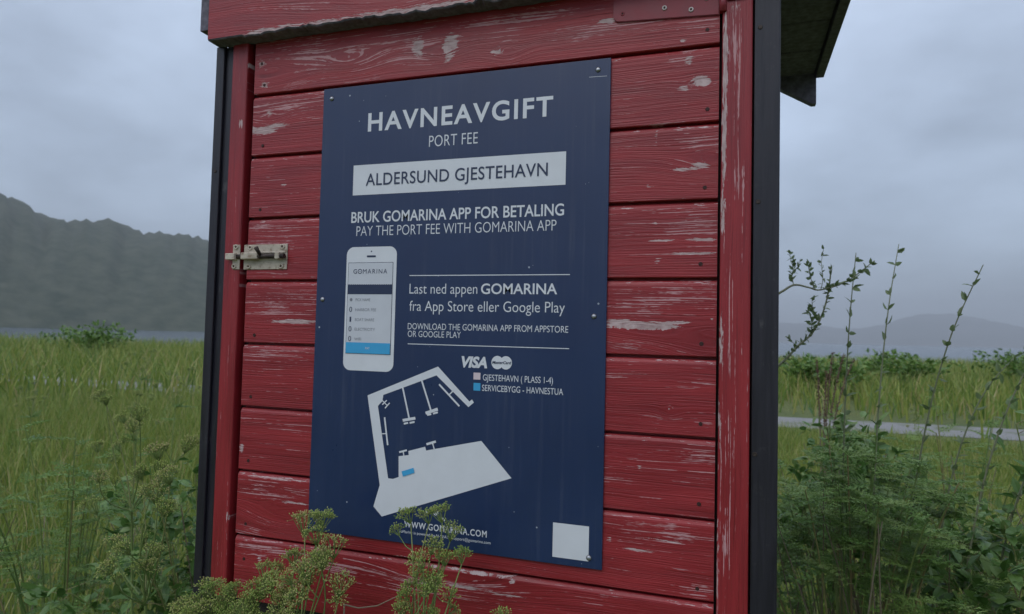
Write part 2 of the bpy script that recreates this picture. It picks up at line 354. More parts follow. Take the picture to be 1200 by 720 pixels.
# ------------------------------------------------------------------ painted boards
def patch_eval(lst, X, Z):
    we = np.zeros_like(X); sc = np.zeros_like(X)
    for k, x, z, rx, rz, s in lst:
        d = ((X - x) / (rx * 1.15)) ** 2 + ((Z - z) / (rz * 1.15)) ** 2
        val = s * np.exp(-d ** 1.5)
        if k == 'l': we = np.maximum(we, val)
        else: sc = np.maximum(sc, val)
    return we, sc
def grain_warp(X, Z, seeds):
    """cathedral figures: pull the grain towards ellipses round a few hearts"""
    V = Z.copy()
    for x0, z0, kx, rx, rz in seeds:
        d = np.sqrt((Z - z0) ** 2 + ((X - x0) * kx) ** 2 + 1e-6)
        wgt = .75 * np.exp(-(((X - x0) / rx) ** 2 + ((Z - z0) / rz) ** 2))
        V = V * (1 - wgt) + (z0 + np.sign(1) * d) * wgt
    return V
class Boards:
    """collects several boards into one mesh with grain uv, wear, scrape and tone"""
    def __init__(self): self.v = []; self.f = []; self.uv = []; self.w = []; self.s = []; self.t = []; self.mi = []
    def add(self, xs, rows, vertical, patches, hearts, tone, base, edge_round=True, yoff=0.0, tilt=0.0):
        """rows: list of (across, depth); xs: positions along the board"""
        n0 = len(self.v)
        A = np.array([r[0] for r in rows]); D = np.array([r[1] for r in rows]); xs = np.array(xs)
        UU, AA = np.meshgrid(xs, A); _, DD = np.meshgrid(xs, D)
        DD = DD + yoff + tilt * (AA - A.mean())
        if vertical: X, Z = AA, UU
        else: X, Z = UU, AA
        we, sc = patch_eval(patches, X, Z)
        span = A.max() - A.min()
        if not vertical:
            topw = np.clip((AA - A.min()) / span, 0, 1)
            we = np.maximum(we, base * (0.55 + .6 * topw))
        else:
            we = np.maximum(we, base)
        gv = grain_warp(UU, AA, hearts)
        self.v += np.stack([X, DD, Z], -1).reshape(-1, 3).tolist()
        self.uv += np.stack([UU + tone * 3.7, gv + tone * 1.9], -1).reshape(-1, 2).tolist()
        self.w += we.ravel().tolist(); self.s += sc.ravel().tolist(); self.t += [tone] * UU.size
        nr, nc = UU.shape
        for i in range(nr - 1):
            for j in range(nc - 1):
                a = n0 + i * nc + j
                q = (a, a + 1, a + nc + 1, a + nc)
                self.f.append(q if not vertical else q[::-1])
        # side caps at the two ends go straight back
        for j, fl in ((0, False), (nc - 1, True)):
            col = [n0 + i * nc + j for i in range(nr)]
            back = len(self.v)
            for c in col:
                x, y, z = self.v[c]
                self.v.append([x, max(y, 0) + .016, z]); self.uv.append(self.uv[c]); self.w.append(.2); self.s.append(0); self.t.append(tone)
            for i in range(nr - 1):
                q = (col[i], col[i + 1], back + i + 1, back + i)
                q = q if not fl else q[::-1]
                self.f.append(q if not vertical else q[::-1])
    def build(self, name, mat, parent):
        me = mesh(name, self.v, self.f)
        uvl = me.uv_layers.new(name='grain')
        uva = np.array(self.uv, dtype=np.float32)
        li = np.empty(len(me.loops), dtype=np.int32); me.loops.foreach_get('vertex_index', li)
        uvl.data.foreach_set('uv', uva[li].ravel())
        set_attr(me, 'wear', self.w); set_attr(me, 'scrape', self.s); set_attr(me, 'tone', self.t)
        return obj(name, me, mat, parent)

GZ = -1.0            # ground level (the datum is the lower edge of the sign)
shed = thing('wooden_cabinet', (0, .25, GZ), 'red weathered wooden cabinet with black corner posts, plank door and shallow roof', 'cabinet')

SEAM0, PITCH = .7538, .11164
HEARTS = {
    -1: [(-.37, .80, .22, .10, .035), (-.20, .815, .14, .06, .03), (-.03, .80, .3, .04, .02), (.085, .785, .5, .03, .02)],
    0: [(.38, .703, .45, .03, .014), (-.363, .715, .4, .03, .014)], 1: [(.40, .60, .2, .06, .03)],
    3: [(.40, .345, .16, .10, .05), (.30, .352, .12, .08, .02)], 4: [(.343, .236, .6, .014, .012)],
    6: [(-.30, .035, .18, .09, .04)], 7: [(.03, -.03, .06, .12, .03), (-.36, -.06, .4, .02, .012)], 5: []}
bd = Boards()
xs = np.linspace(-.3985, .4045, 141)
for i in range(-1, 8):
    zt = SEAM0 - PITCH * i - .0022
    zb = SEAM0 - PITCH * (i + 1) + .0022
    if i == -1: zt = .862
    rows = [(zb, .016), (zb, .0012), (zb + .0012, 0)]
    rows += [(z, 0) for z in np.linspace(zb + .004, zt - .0075, 36)]
    rows += [(zt - .0055, .0003), (zt - .002, .0022), (zt, .0042), (zt + .0005, .013), (zt + .008, .0135)]
    tone = (i + 2) * .37 % 1.0
    seam_patch = [('s', x, zt - .0035, .05 + .04 * random.random(), .0022, .35 + .3 * random.random()) for x in np.linspace(-.38, .38, 7)]
    bd.add(xs, rows, False, WEAR + seam_patch, HEARTS.get(i, []), tone, .06 + .14 * random.random(), yoff=random.uniform(-.0004, .0004), tilt=random.uniform(-.004, .004))
door = bd.build('door', RED, shed)

def trim(x0, x1, z0, z1, yf, tone, base):
    b = Boards()
    rows = [(x0, yf + .022), (x0, yf + .003), (x0 + .0008, yf + .0009), (x0 + .0028, yf)] + [(x, yf) for x in np.linspace(x0 + .005, x1 - .005, 10)] + [(x1 - .0028, yf), (x1 - .0008, yf + .0009), (x1, yf + .003), (x1, yf + .022)]
    b.add(np.linspace(z0, z1, 180), rows, True, TWEAR, [], tone, base)
    return b.build('trim_board', RED, shed)
trim(-.4448, -.4105, -.135, .858, -.006, .21, .10)
trim(.4082, .4488, -.135, .858, -.006, .63, .16)

# fascia board across the top, its lower edge split and ragged
def fascia():
    b = Boards()
    x = np.linspace(-.4775, .50, 170)
    rows = [(z, -.033) for z in np.linspace(.8535, 1.03, 40)]
    fw_ = [('s', q, .8545, .035, .0045, .55 + .45 * random.random()) for q in np.linspace(-.36, .16, 13)]
    fw_ += [('l', -.30, .90, .12, .03, .55), ('l', -.05, .90, .15, .04, .8), ('l', .12, .885, .12, .03, .9), ('s', .05, .868, .03, .012, .7)]
    b.add(x, rows, False, fw_, [(-.1, .9, .15, .2, .05)], .87, .30)
    n = len(x)
    V = b.v
    rg = np.random.default_rng(3)
    jag = np.cumsum(rg.normal(0, .0006, n)); jag -= np.linspace(jag[0], jag[-1], n)
    jag += .0012 * np.sin(np.arange(n) * .9) + rg.normal(0, .0005, n)
    for k in range(n):
        j = jag[k] if -.40 < x[k] else 0
        crack = .010 * math.exp(-((x[k] - .048) / .006) ** 2)
        V[k][2] += j + crack
        V[n + k][2] += .5 * j + crack
    # lower edge, top and back
    base = len(V)
    for k in range(n):
        V.append([V[k][0], V[k][1] + .002, V[k][2] - .0022]); b.uv.append(b.uv[k]); b.w.append(.2); b.s.append(0); b.t.append(.87)
    for k in range(n):
        V.append([V[k][0], -.002, .8505 + jag[k] * .4]); b.uv.append([b.uv[k][0], b.uv[k][1] + .03]); b.w.append(.2); b.s.append(0); b.t.append(.87)
    nf0 = len(b.f)
    for k in range(n - 1):
        b.f.append((k + 1, k, base + k, base + k + 1))
        b.f.append((base + k + 1, base + k, base + n + k, base + n + k + 1))
    o = b.build('fascia', [RED, DARKWOOD], shed)
    mi = np.zeros(len(o.data.polygons), dtype=np.int32); mi[nf0:] = 1
    mi[nf0::2] = 1
    o.data.polygons.foreach_set('material_index', mi)
    return o
fascia()

# corner posts reach the ground
bm = bmesh.new(); add_box(bm, .4512, .4850, -.003, .041, GZ, .852, .0016, 2); post_r = obj('corner_post', from_bm('corner_post', bm), BLACK, shed)
bm = bmesh.new(); add_box(bm, -.4835, -.4465, .002, .04, GZ, .852, .0016, 2); add_box(bm, -.4835, -.4655, -.004, .0016, GZ, .852, .0014, 2); post_l = obj('corner_post', from_bm('corner_post', bm), BLACK, shed)
for x0, x1 in ((.4512, .485), (-.4835, -.4465)):
    bm = bmesh.new(); add_box(bm, x0, x1, .46, .50, GZ, .88, .0016, 2); obj('corner_post', from_bm('corner_post', bm), BLACK, shed)
obj('side_wall', box_mesh('side_wall', -.478, -.462, .042, .458, -.14, .95, bev=.001), RED if False else INSIDE, shed)
obj('side_wall', box_mesh('side_wall', .462, .478, .042, .458, -.14, .95, bev=.001), INSIDE, shed)
obj('back_wall', box_mesh('back_wall', -.444, .449, .47, .486, -.14, .95, bev=.001), INSIDE, shed)
obj('floor_board', box_mesh('floor_board', -.444, .449, .024, .468, -.165, -.142, bev=.001), INSIDE, shed)
obj('light_block_panel', box_mesh('light_block_panel', -.4462, .4510, .0225, .0385, -.14, .98, bev=.001), INSIDE, shed)  # added dark panel behind door and trims, blocks light leaking through the gaps
# roof: felted slab, boxed eave over the right side with a sloping end piece
obj('roof', mesh('roof', [(-.50, -.07, 1.034), (.60, -.07, 1.034), (.60, .53, .99), (-.50, .53, .99), (-.50, -.07, 1.062), (.60, -.07, 1.062), (.60, .53, 1.018), (-.50, .53, 1.018)],
    [(0, 3, 2, 1), (4, 5, 6, 7), (0, 1, 5, 4), (1, 2, 6, 5), (2, 3, 7, 6), (3, 0, 4, 7)]), ROOFING, shed)
bm = bmesh.new()
for k in range(4):
    add_box(bm, .487, .582, .012 + k * .122, .130 + k * .122, .886, .902, .0015, 1)
obj('eave_soffit', from_bm('eave_soffit', bm), DARKWOOD, shed)
ee = mesh('eave_end', [(.505, .502, .9), (.586, .502, .9), (.586, .502, .826), (.578, .502, .826), (.487, .502, .882), (.487, .502, .9)] + [(.505, .52, .9), (.586, .52, .9), (.586, .52, .826), (.578, .52, .826), (.487, .52, .882), (.487, .52, .9)],
          [(0, 1, 2, 3, 4, 5)] + [tuple(reversed([6, 7, 8, 9, 10, 11]))] + [(i, i + 6, (i + 1) % 6 + 6, (i + 1) % 6) for i in range(6)])
obj('eave_end', ee, DARKWOOD, shed)
obj('eave_fascia', box_mesh('eave_fascia', .5835, .600, -.03, .50, .878, .986, bev=.0015), DARKWOOD, shed)
obj('side_eave_board', box_mesh('side_eave_board', -.499, -.4795, -.030, .50, .872, 1.0, bev=.0015), DARKWOOD, shed)

# screws in the planks
def screw_mesh(r, h, ring=False):
    bm = bmesh.new()
    bmesh.ops.create_cone(bm, cap_ends=True, segments=14, radius1=r, radius2=r * .8, depth=h)
    for s in ((r * .6, r * .13), (r * .13, r * .6)):
        add_box(bm, -s[0], s[0], -s[1], s[1], h * .35, h * .62)
    for v in bm.verts: v.co = Vector((v.co.x, -v.co.z, v.co.y))
    return from_bm('screw', bm)
sm = screw_mesh(.0032, .0016); sm.materials.append(DARKSCREW)
for x, z in NAILS:
    o = bpy.data.objects.new('screw', sm); COL.objects.link(o); o.parent = door
    o.location = Vector((x, -.0002, z)); o.rotation_euler = (0, random.uniform(0, 3), 0)

pm = screw_mesh(.0034, .0014); pm.materials.append(RODM)
for x, z in ((.4585, .770), (.4575, .525), (.456, .18), (-.4745, .62)):
    o = bpy.data.objects.new('screw', pm); COL.objects.link(o); o.parent = post_r if x > 0 else post_l
    o.location = (x, -.0036 if x > 0 else -.0046, z)

# strap hinge with painted leaf, knuckle and bright screws
def strap():
    pts = []
    x0, x1, z0, z1, r = .2525, .4035, .7955, .843, .010
    for cx, cz, a0 in ((x0 + r, z0 + .0075 + r, 180), (x1, z0, None), (x1, z1, None), (x0 + r, z1 - r, 90)):
        if a0 is None: pts.append((cx, cz))
        else:
            for k in range(7):
                a = R(a0 + k * 15); pts.append((cx + r * math.cos(a), cz + r * math.sin(a)))
    bm = bmesh.new()
    fr = [bm.verts.new((x, -.0034, z)) for x, z in pts]; bk = [bm.verts.new((x, .0002, z)) for x, z in pts]
    bm.faces.new(fr); bm.faces.new(bk[::-1])
    n = len(pts)
    for k in range(n): bm.faces.new((fr[k], bk[k], bk[(k + 1) % n], fr[(k + 1) % n]))
    bmesh.ops.recalc_face_normals(bm, faces=bm.faces)
    bmesh.ops.bevel(bm, geom=[e for e in bm.edges if all(v.co.y < -.003 for v in e.verts)], offset=.0008, segments=2, affect='EDGES')
    add_box(bm, .4145, .440, -.0092, -.006, .812, .852, .0007, 1)
    for a, b in ((.797, .8235), (.8242, .851)):
        add_tube(bm, [(.4088, -.0062, a), (.4088, -.0062, b)], .0052, 14)
    return from_bm('hinge', bm)
hinge = obj('hinge', strap(), REDMETAL, shed)
hs = screw_mesh(.0036, .002); hs.materials.append(PALERING)
core = bmesh.new(); bmesh.ops.create_cone(core, cap_ends=True, segments=12, radius1=.0019, radius2=.0017, depth=.001)
for v in core.verts: v.co = Vector((v.co.x, -v.co.z, v.co.y))
core = from_bm('screw', core); core.materials.append(DARKSCREW)
def ring_mesh(r0, r1, h):
    bm = bmesh.new(); n = 18; prof = [(r0, 0), (r0, -h), ((r0 + r1) / 2, -h * 1.25), (r1, -h * .8), (r1, 0)]
    vs = [[bm.verts.new((r * math.cos(2 * math.pi * k / n), y, r * math.sin(2 * math.pi * k / n))) for r, y in prof] for k in range(n)]
    for k in range(n):
        for j in range(len(prof) - 1):
            f = bm.faces.new((vs[k][j], vs[k][j + 1], vs[(k + 1) % n][j + 1], vs[(k + 1) % n][j])); f.smooth = True
    q = [bm.verts.new((r0 * math.cos(2 * math.pi * k / n), -h * .25, r0 * math.sin(2 * math.pi * k / n))) for k in range(n)]
    f = bm.faces.new(q); f.material_index = 1
    bmesh.ops.recalc_face_normals(bm, faces=bm.faces)
    return from_bm('screw', bm)
rm = ring_mesh(.0017, .0036, .0012); rm.materials.append(PALERING); rm.materials.append(DARKSCREW)
rmr = ring_mesh(.0015, .0030, .0007); rmr.materials.append(REDMETAL); rmr.materials.append(DARKSCREW)
for (x, z), me_ in zip(((.2664, .8145), (.3275, .8150), (.3650, .8075), (.386, .8215)), (rmr, rm, rm, rm)):
    o = bpy.data.objects.new('screw', me_); COL.objects.link(o); o.parent = hinge; o.location = (x, -.0034, z)

# barrel bolt
bolt_bm = bmesh.new()
add_box(bolt_bm, -.4045, -.3125, -.0020, .0004, .4388, .4832, .0006, 1)
bolt = obj('barrel_bolt', from_bm('barrel_bolt', bolt_bm), BOLT, shed)
bm = bmesh.new(); add_box(bm, -.4240, -.4085, -.0078, -.0057, .4388, .4830, .0006, 1); add_box(bm, -.4325, -.4128, -.0172, -.0078, .4552, .4668, .0014, 2)
obj('keeper', from_bm('keeper', bm), BOLT, bolt)
bm = bmesh.new(); add_box(bm, -.4025, -.3665, -.0135, -.0020, .4558, .4682, .0018, 2)
add_box(bm, -.3305, -.3205, -.0135, -.0020, .4555, .4680, .0018, 2)
add_box(bm, -.3665, -.3150, -.0036, -.0020, .4675, .4700, .0005, 1)
obj('bolt_guide', from_bm('bolt_guide', bm), BOLT, bolt)
bm = bmesh.new(); add_tube(bm, [(-.4310, -.0086, .4612), (-.3125, -.0086, .4612)], .0042, 14)
add_tube(bm, [(-.3610, -.010, .462), (-.3622, -.017, .470), (-.3632, -.021, .4755)], [.0030, .0034, .0040], 12)
obj('bolt_rod', from_bm('bolt_rod', bm), RODM, bolt)
bmr = ring_mesh(.0021, .0046, .0020); bmr.materials.append(BOLT); bmr.materials.append(DARKSCREW)
for x, z, y in ((-.4165, .4788, -.0078), (-.3905, .4778, -.002), (-.3220, .4782, -.002), (-.4195, .4440, -.0078), (-.3925, .4440, -.002), (-.3235, .4440, -.002)):
    o = bpy.data.objects.new('screw', bmr); COL.objects.link(o); o.parent = bolt; o.location = (x, y, z) if False else Vector((x, y, z)) - Vector((0, 0, 0))
# children of parts: their parents sit at -shed.location locally, so world = local here

# ------------------------------------------------------------------ the sign
SF = -.0040                                     # front face of the 3 mm panel
K = .99583
def S(x, z): return (x * K + .00177, z * K + .00139)
sx0, sz0 = S(-.2508, -.0035); sx1, sz1 = S(.2498, .7517)
sign = thing('information_sign', ((sx0 + sx1) / 2, SF, sz0), 'dark blue harbour fee notice board screwed to the red plank door', 'sign')
bm = bmesh.new(); add_box(bm, sx0, sx1, SF, SF + .003, sz0, sz1, .0006, 2)
obj('panel', from_bm('panel', bm), NAVY, sign)
LAY = .00025
def flat(name, polys, mat, parent, layer=1, grow=.00003):
    v = []; f = []
    for k, p in enumerate(polys):
        y = SF - LAY * layer - grow * k
        n0 = len(v)
        q = [S(*a) for a in p]
        area = sum(q[i][0] * q[(i + 1) % len(q)][1] - q[(i + 1) % len(q)][0] * q[i][1] for i in range(len(q)))
        if area < 0: q = q[::-1]
        v += [(a, y, b) for a, b in q]
        f.append(tuple(range(n0, n0 + len(q))))
    me = mesh(name, v, f)
    bm = bmesh.new(); bm.from_mesh(me); bmesh.ops.triangulate(bm, faces=bm.faces[:], ngon_method='EAR_CLIP'); bm.to_mesh(me); bm.free()
    return obj(name, me, mat, parent)
_cap = {}
def text_geo(body, offset=0.0, spacing=1.0, shear=0.0):
    c = bpy.data.curves.new('t', 'FONT'); c.body = body; c.offset = offset; c.space_character = spacing; c.shear = shear
    c.resolution_u = 5
    o = bpy.data.objects.new('t', c); COL.objects.link(o)
    dg = bpy.context.evaluated_depsgraph_get(); dg.update()
    me = bpy.data.meshes.new_from_object(o.evaluated_get(dg))
    bpy.data.objects.remove(o); bpy.data.curves.remove(c)
    v = np.array([q.co[:] for q in me.vertices]); f = [tuple(p.vertices) for p in me.polygons]
    bpy.data.meshes.remove(me)
    return v, f
def cap_height(offset):
    if offset not in _cap:
        v, f = text_geo('H', offset); _cap[offset] = (v[:, 1].min(), v[:, 1].max())
    return _cap[offset]
def text(name, body, x0, x1, zb, zt, mat, parent, offset=0.0, spacing=1.0, layer=1, shear=0.0):
    v, f = text_geo(body, offset, spacing, shear)
    lo, hi = cap_height(offset)
    xa, xb = v[:, 0].min(), v[:, 0].max()
    X = x0 + (v[:, 0] - xa) / (xb - xa) * (x1 - x0)
    Z = zb + (v[:, 1] - lo) / (hi - lo) * (zt - zb)
    y = SF - LAY * layer
    me = mesh(name, [(*S(a, b)[:1], y, S(a, b)[1]) for a, b in zip(X, Z)], f)
    return obj(name, me, mat, parent)
def rect(x0, x1, z0, z1): return [(x0, z0), (x1, z0), (x1, z1), (x0, z1)]
def bar(x0, z0, x1, z1, t):
    d = math.hypot(x1 - x0, z1 - z0); nx, nz = -(z1 - z0) / d * t / 2, (x1 - x0) / d * t / 2
    return [(x0 + nx, z0 + nz), (x0 - nx, z0 - nz), (x1 - nx, z1 - nz), (x1 + nx, z1 + nz)]
def rrect(x0, x1, z0, z1, r, n=8):
    p = []
    for cx, cz, a in ((x1 - r, z1 - r, 0), (x0 + r, z1 - r, 90), (x0 + r, z0 + r, 180), (x1 - r, z0 + r, 270)):
        p += [(cx + r * math.cos(R(a + k * 90 / n)), cz + r * math.sin(R(a + k * 90 / n))) for k in range(n + 1)]
    return p
def disc(x, z, rx, rz, n=28): return [(x + rx * math.cos(2 * math.pi * k / n), z + rz * math.sin(2 * math.pi * k / n)) for k in range(n)]

text('heading', 'HAVNEAVGIFT', -.1610, .1617, .6705, .7020, WHITE, sign, .022, 1.16)
text('subheading', 'PORT FEE', -.0463, .0390, .6368, .6548, WHITE, sign, -.006, 1.05)
npn = flat('name_panel', [rect(-.1860, .1838, .5630, .6142)], WHITE, sign)
text('lettering', 'ALDERSUND GJESTEHAVN', -.1613, .1556, .5783, .5985, INK, npn, .006, 1.04, 3)
text('lettering', 'BRUK GOMARINA APP FOR BETALING', -.1870, .1824, .5162, .5345, WHITE, sign, .013, 1.0)
text('lettering', 'PAY THE PORT FEE WITH GOMARINA APP', -.1762, .1710, .4938, .5100, WHITE, sign, -.010, 1.0)
flat('ruled_line', [rect(-.0742, .1937, .4257, .4270)], WHITE, sign)
flat('ruled_line', [rect(-.0736, .1947, .3146, .3158)], WHITE, sign)
text('lettering', 'Last ned appen', -.0735, .0450, .3970, .4130, WHITE, sign, -.006, 1.0)
text('lettering', 'GOMARINA', .0512, .1744, .3966, .4130, WHITE, sign, .014, 1.0)
text('lettering', 'fra App Store eller Google Play', -.0727, .1869, .3690, .3850, WHITE, sign, -.006, 1.0)
text('lettering', 'DOWNLOAD THE GOMARINA APP FROM APPSTORE', -.0745, .1928, .3390, .3488, WHITE, sign, -.004, 1.0)
text('lettering', 'OR GOOGLE PLAY', -.0741, .0192, .3268, .3365, WHITE, sign, -.004, 1.0)
# card marks
text('card_mark', 'VISA', .0215, .0650, .2808, .2985, WHITE, sign, .045, .98, 1, .22)
cm = flat('card_mark', [disc(.0815, .2905, .0098, .0103), disc(.0955, .2905, .0098, .0103)], WHITE, sign)
text('lettering', 'MasterCard', .0732, .1042, .2885, .2930, INK, cm, .02, 1.0, 3, .2)
flat('key_square', [rect(.0425, .0541, .2628, .2735)], CREAM, sign)
flat('key_square', [rect(.0430, .0545, .2456, .2575)], CYAN, sign)
text('lettering', 'GJESTEHAVN ( PLASS 1-4)', .0583, .1708, .2620, .2715, WHITE, sign, 0, 1.0)
text('lettering', 'SERVICEBYGG - HAVNESTUA', .0573, .1870, .2458, .2552, WHITE, sign, 0, 1.0)
# harbour map
hm = flat('harbour_map', [LAND] + [bar(*b) for b in BARS], WHITE, sign, 1)
flat('service_building_mark', [BLUE], CYAN, hm, 5)
# picture of a telephone
ph = flat('telephone_picture', [rrect(-.1932, -.0986, .2683, .4750, .0135)], WHITE, sign)
flat('screen_edge', [rect(-.1894, -.1044, .2962, .4488)], INK, ph, 2)
scn = flat('screen', [rect(-.1886, -.1052, .2970, .4480)], SCREEN, ph, 3)
flat('speaker_slot', [rrect(-.1545, -.1375, .4573, .4605, .0012, 3), disc(-.1460, .4672, .0013, .0013, 12)], INK, ph, 2)
text('lettering', 'G', -.1790, -.1722, .4300, .4375, INK, ph, .012, 1, 4)
text('lettering', 'MARINA', -.1606, -.1150, .4300, .4375, INK, ph, .0, 1.25, 4)
ringo = []
nr = 18
for k in range(nr):
    a, b = 2 * math.pi * k / nr, 2 * math.pi * (k + 1) / nr
    c_ = (-.1664, .4338)
    ringo.append([(c_[0] + .0042 * math.cos(a), c_[1] + .0042 * math.sin(a)), (c_[0] + .0042 * math.cos(b), c_[1] + .0042 * math.sin(b)), (c_[0] + .0030 * math.cos(b), c_[1] + .0030 * math.sin(b)), (c_[0] + .0030 * math.cos(a), c_[1] + .0030 * math.sin(a))])
ringo.append(disc(c_[0], c_[1], .0009, .0009, 8))
flat('letter_ring', ringo, INK, ph, 4, 0)
band = [(-.1886, .3955), (-.1052, .3955)] + [(-.1052 - (.0834) * k / 40, .4115 + (.0008 if k % 2 else 0)) for k in range(41)]
flat('header_band', [band], INK, ph, 4)
for zz, num, word, xe in ((.3835, None, 'PICK NAME', -.1450), (.3668, '0', 'HARBOR FEE', -.1335), (.3502, '1', 'BOAT SHARE', -.1365), (.3342, '0', 'ELECTRICITY', -.1345), (.3178, '0', 'WIFI', -.1600)):
    if num: text('lettering', num, -.1845 if num == '0' else -.1832, -.1790 if num == '0' else -.1802, zz - .0010, zz + .0075, INK, ph, .0, 1, 4)
    else: flat('icon', [disc(-.1815, zz + .0028, .0026, .0028, 14)], GREYINK, ph, 4)
    text('lettering', word, -.1728, xe, zz + .0005, zz + .0052, GREYINK, ph, -.004, 1, 4)
bb = flat('button_bar', [rect(-.1886, -.1052, .2970, .3150)], CYAN, ph, 6)
text('lettering', 'PAY', -.1510, -.1425, .3040, .3078, WHITE, ph, 0, 1, 8)
# footer
text('lettering', 'WWW.GOMARINA.COM', -.0700, .0712, .0222, .0322, WHITE, sign, .016, 1.15)
text('lettering', 'GoMarina is powered by N-WAY   support@gomarina.com', -.0808, .0778, .0128, .0172, WHITE, sign, .0, 1.0)
flat('emblem', [bar(-.0330, .0520, -.0280, .0470, .0022), bar(-.0280, .0470, -.0230, .0530, .0022), disc(-.0150, .0500, .0042, .0038, 16), bar(-.0050, .0440, .0010, .0400, .0030)], WHITE, sign)
flat('sticker', [rect(.1757, .2300, .0068, .0570)], WHITE, sign, 1)
flat('scratch', [bar(.2170, .7252, .2440, .7243, .0006)], WHITE, sign, 1)
def dome():
    bm = bmesh.new(); n = 16
    prof = [(.0040, 0), (.0040, -.0006), (.0034, -.0007), (.0031, -.0018), (.0020, -.0026), (.0008, -.0028)]
    vs = [[bm.verts.new((r * math.cos(2 * math.pi * k / n), y, r * math.sin(2 * math.pi * k / n))) for r, y in prof] for k in range(n)]
    for k in range(n):
        for j in range(len(prof) - 1):
            f = bm.faces.new((vs[k][j], vs[k][j + 1], vs[(k + 1) % n][j + 1], vs[(k + 1) % n][j])); f.smooth = True; f.material_index = 1 if j < 2 else 0
    bm.faces.new([vs[k][-1] for k in range(n)])
    bmesh.ops.recalc_face_normals(bm, faces=bm.faces)
    return from_bm('screw', bm)
dm = dome(); dm.materials.append(STEEL); dm.materials.append(RODM)
for x, z in ((-.2341, .7338), (.2306, .7352), (-.2381, .3866), (.2312, .3640), (-.2306, .0149), (.2304, .0119)):
    o = bpy.data.objects.new('screw', dm); COL.objects.link(o); o.parent = sign
    a, b = S(x, z); o.location = Vector((a, SF, b)) - sign.location

# ------------------------------------------------------------------ ground, path, sea, hills
def ground_material():
    m = MB('turf')
    p = m.pos()
    f = m.noise(p, .6, 5, .6); g = m.noise(p, 14, 5, .65)
    c = m.mix(m.rng(f, .35, .65), (.08, .12, .028), (.18, .20, .05))
    m.col(m.mix(m.rng(g, .35, .7, 0, .7), c, (.035, .045, .015))); m.rough(.9); m.bump(g, .05, .6)
    return m.m
TURF = ground_material()
def hfield(name, xs_, ys_, fn, mat):
    v = [(x, y, fn(x, y)) for y in ys_ for x in xs_]; n = len(xs_)
    f = [(j * n + i, j * n + i + 1, (j + 1) * n + i + 1, (j + 1) * n + i) for j in range(len(ys_) - 1) for i in range(n - 1)]
    return obj(name, mesh(name, v, f, True), mat)
def shore(x): return 44 + 5 * math.sin(x * .06) + 3 * math.sin(x * .17 + 1)
def gz(x, y):
    s = shore(x) - y
    z = GZ + .10 * math.sin(x * .21 + y * .13) * min(1, max(0, (y - 14) / 8))
    if s < 5: z = z - (5 - s) * .45
    return max(z, -9)
gx = sorted(set([-260, -200, -150, -110] + list(np.linspace(-90, 60, 101)) + [80, 120, 200, 260])); gy = [-260, -150, -80, -40, -15, -5, 0, 5, 9] + list(np.linspace(13, 75, 50))
tag(hfield('grass_ground', gx, gy, gz, TURF), None, None, None, 'structure')
def gravel():
    m = MB('pale_gravel'); p = m.pos()
    a = m.noise(p, 60, 4, .7); b = m.noise(p, 2, 3)
    m.col(m.mix(m.rng(a, .3, .7), (.15, .15, .155), (.31, .305, .30)))
    w_ = m.noise(p, 1.1, 5, .7)
    m.col(m.mix(m.rng(w_, .52, .62, 0, .75), m.mix(m.rng(a, .3, .7), (.15, .15, .155), (.31, .305, .30)), (.10, .13, .04))); m.rough(.9); m.bump(a, .02, .5)
    return m.m
pv = []; pf = []
for k in range(61):
    x = -60 + k * 2; y0 = 10.1 + .02 * x + .25 * math.sin(x * .13); pv += [(x, y0, GZ + .008), (x, y0 + 1.5, GZ + .008)]
    if k: pf.append((2 * k - 2, 2 * k, 2 * k + 1, 2 * k - 1))
tag(obj('gravel_path', mesh('gravel_path', pv, pf), gravel()), None, None, None, 'structure')
def sea_mat():
    m = MB('sea_water'); p = m.pos()
    a = m.noise(p, .35, 4, .6)
    m.col((.035, .055, .075)); m.rough(.22); m.bump(a, .5, .35)
    return m.m
tag(obj('sea', mesh('sea', [(-11500, -11500, -3.4), (11500, -11500, -3.4), (11500, 11500, -3.4), (-11500, 11500, -3.4)], [(0, 1, 2, 3)]), sea_mat()), None, None, None, 'structure')
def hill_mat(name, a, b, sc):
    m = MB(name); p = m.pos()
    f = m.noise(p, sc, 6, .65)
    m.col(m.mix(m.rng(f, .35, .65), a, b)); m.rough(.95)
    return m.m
def polar_hill(name, a0, a1, na, d0, d1, nd, elev, mat):
    """azimuth in degrees, positive to the left of +Y"""
    v = []; rg = np.random.default_rng(5)
    ph = rg.uniform(0, 6.28, 12)
    for j in range(nd):
        t = j / (nd - 1); d = d0 + (d1 - d0) * t
        prof = math.sin(min(1, t * 1.6) * math.pi / 2) if t < .625 else 1 - .8 * ((t - .625) / .375) ** 1.5
        for i in range(na):
            a = a0 + (a1 - a0) * i / (na - 1)
            h = d0 * 1.2 * math.tan(R(max(0, elev(a)))) * prof
            rough = sum(math.sin(a * (0.45 * 1.7 ** k) + ph[k] + t * (2 + k)) * .5 ** k for k in range(9))
            gul = abs(math.sin(a * 1.9 + 2.2 * math.sin(t * 5) + ph[3])) ** .6 + .5 * abs(math.sin(a * 4.7 + 3 * t + ph[5])) ** .7
            h = h * (1 + .08 * rough + .06 * (gul - .9)) + rg.normal(0, .003) * h - 4
            v.append((-math.sin(R(a)) * d, math.cos(R(a)) * d, h))
    f = [(j * na + i, (j + 1) * na + i, (j + 1) * na + i + 1, j * na + i + 1) for j in range(nd - 1) for i in range(na - 1)]
    o = obj(name, mesh(name, v, f, True), mat)
    return tag(o, None, None, None, 'structure')
def ev_left(a): return 14.0 * math.exp(-((a - 62) / 24.0) ** 2) + 3.0 * math.exp(-((a - 38) / 9.0) ** 2)
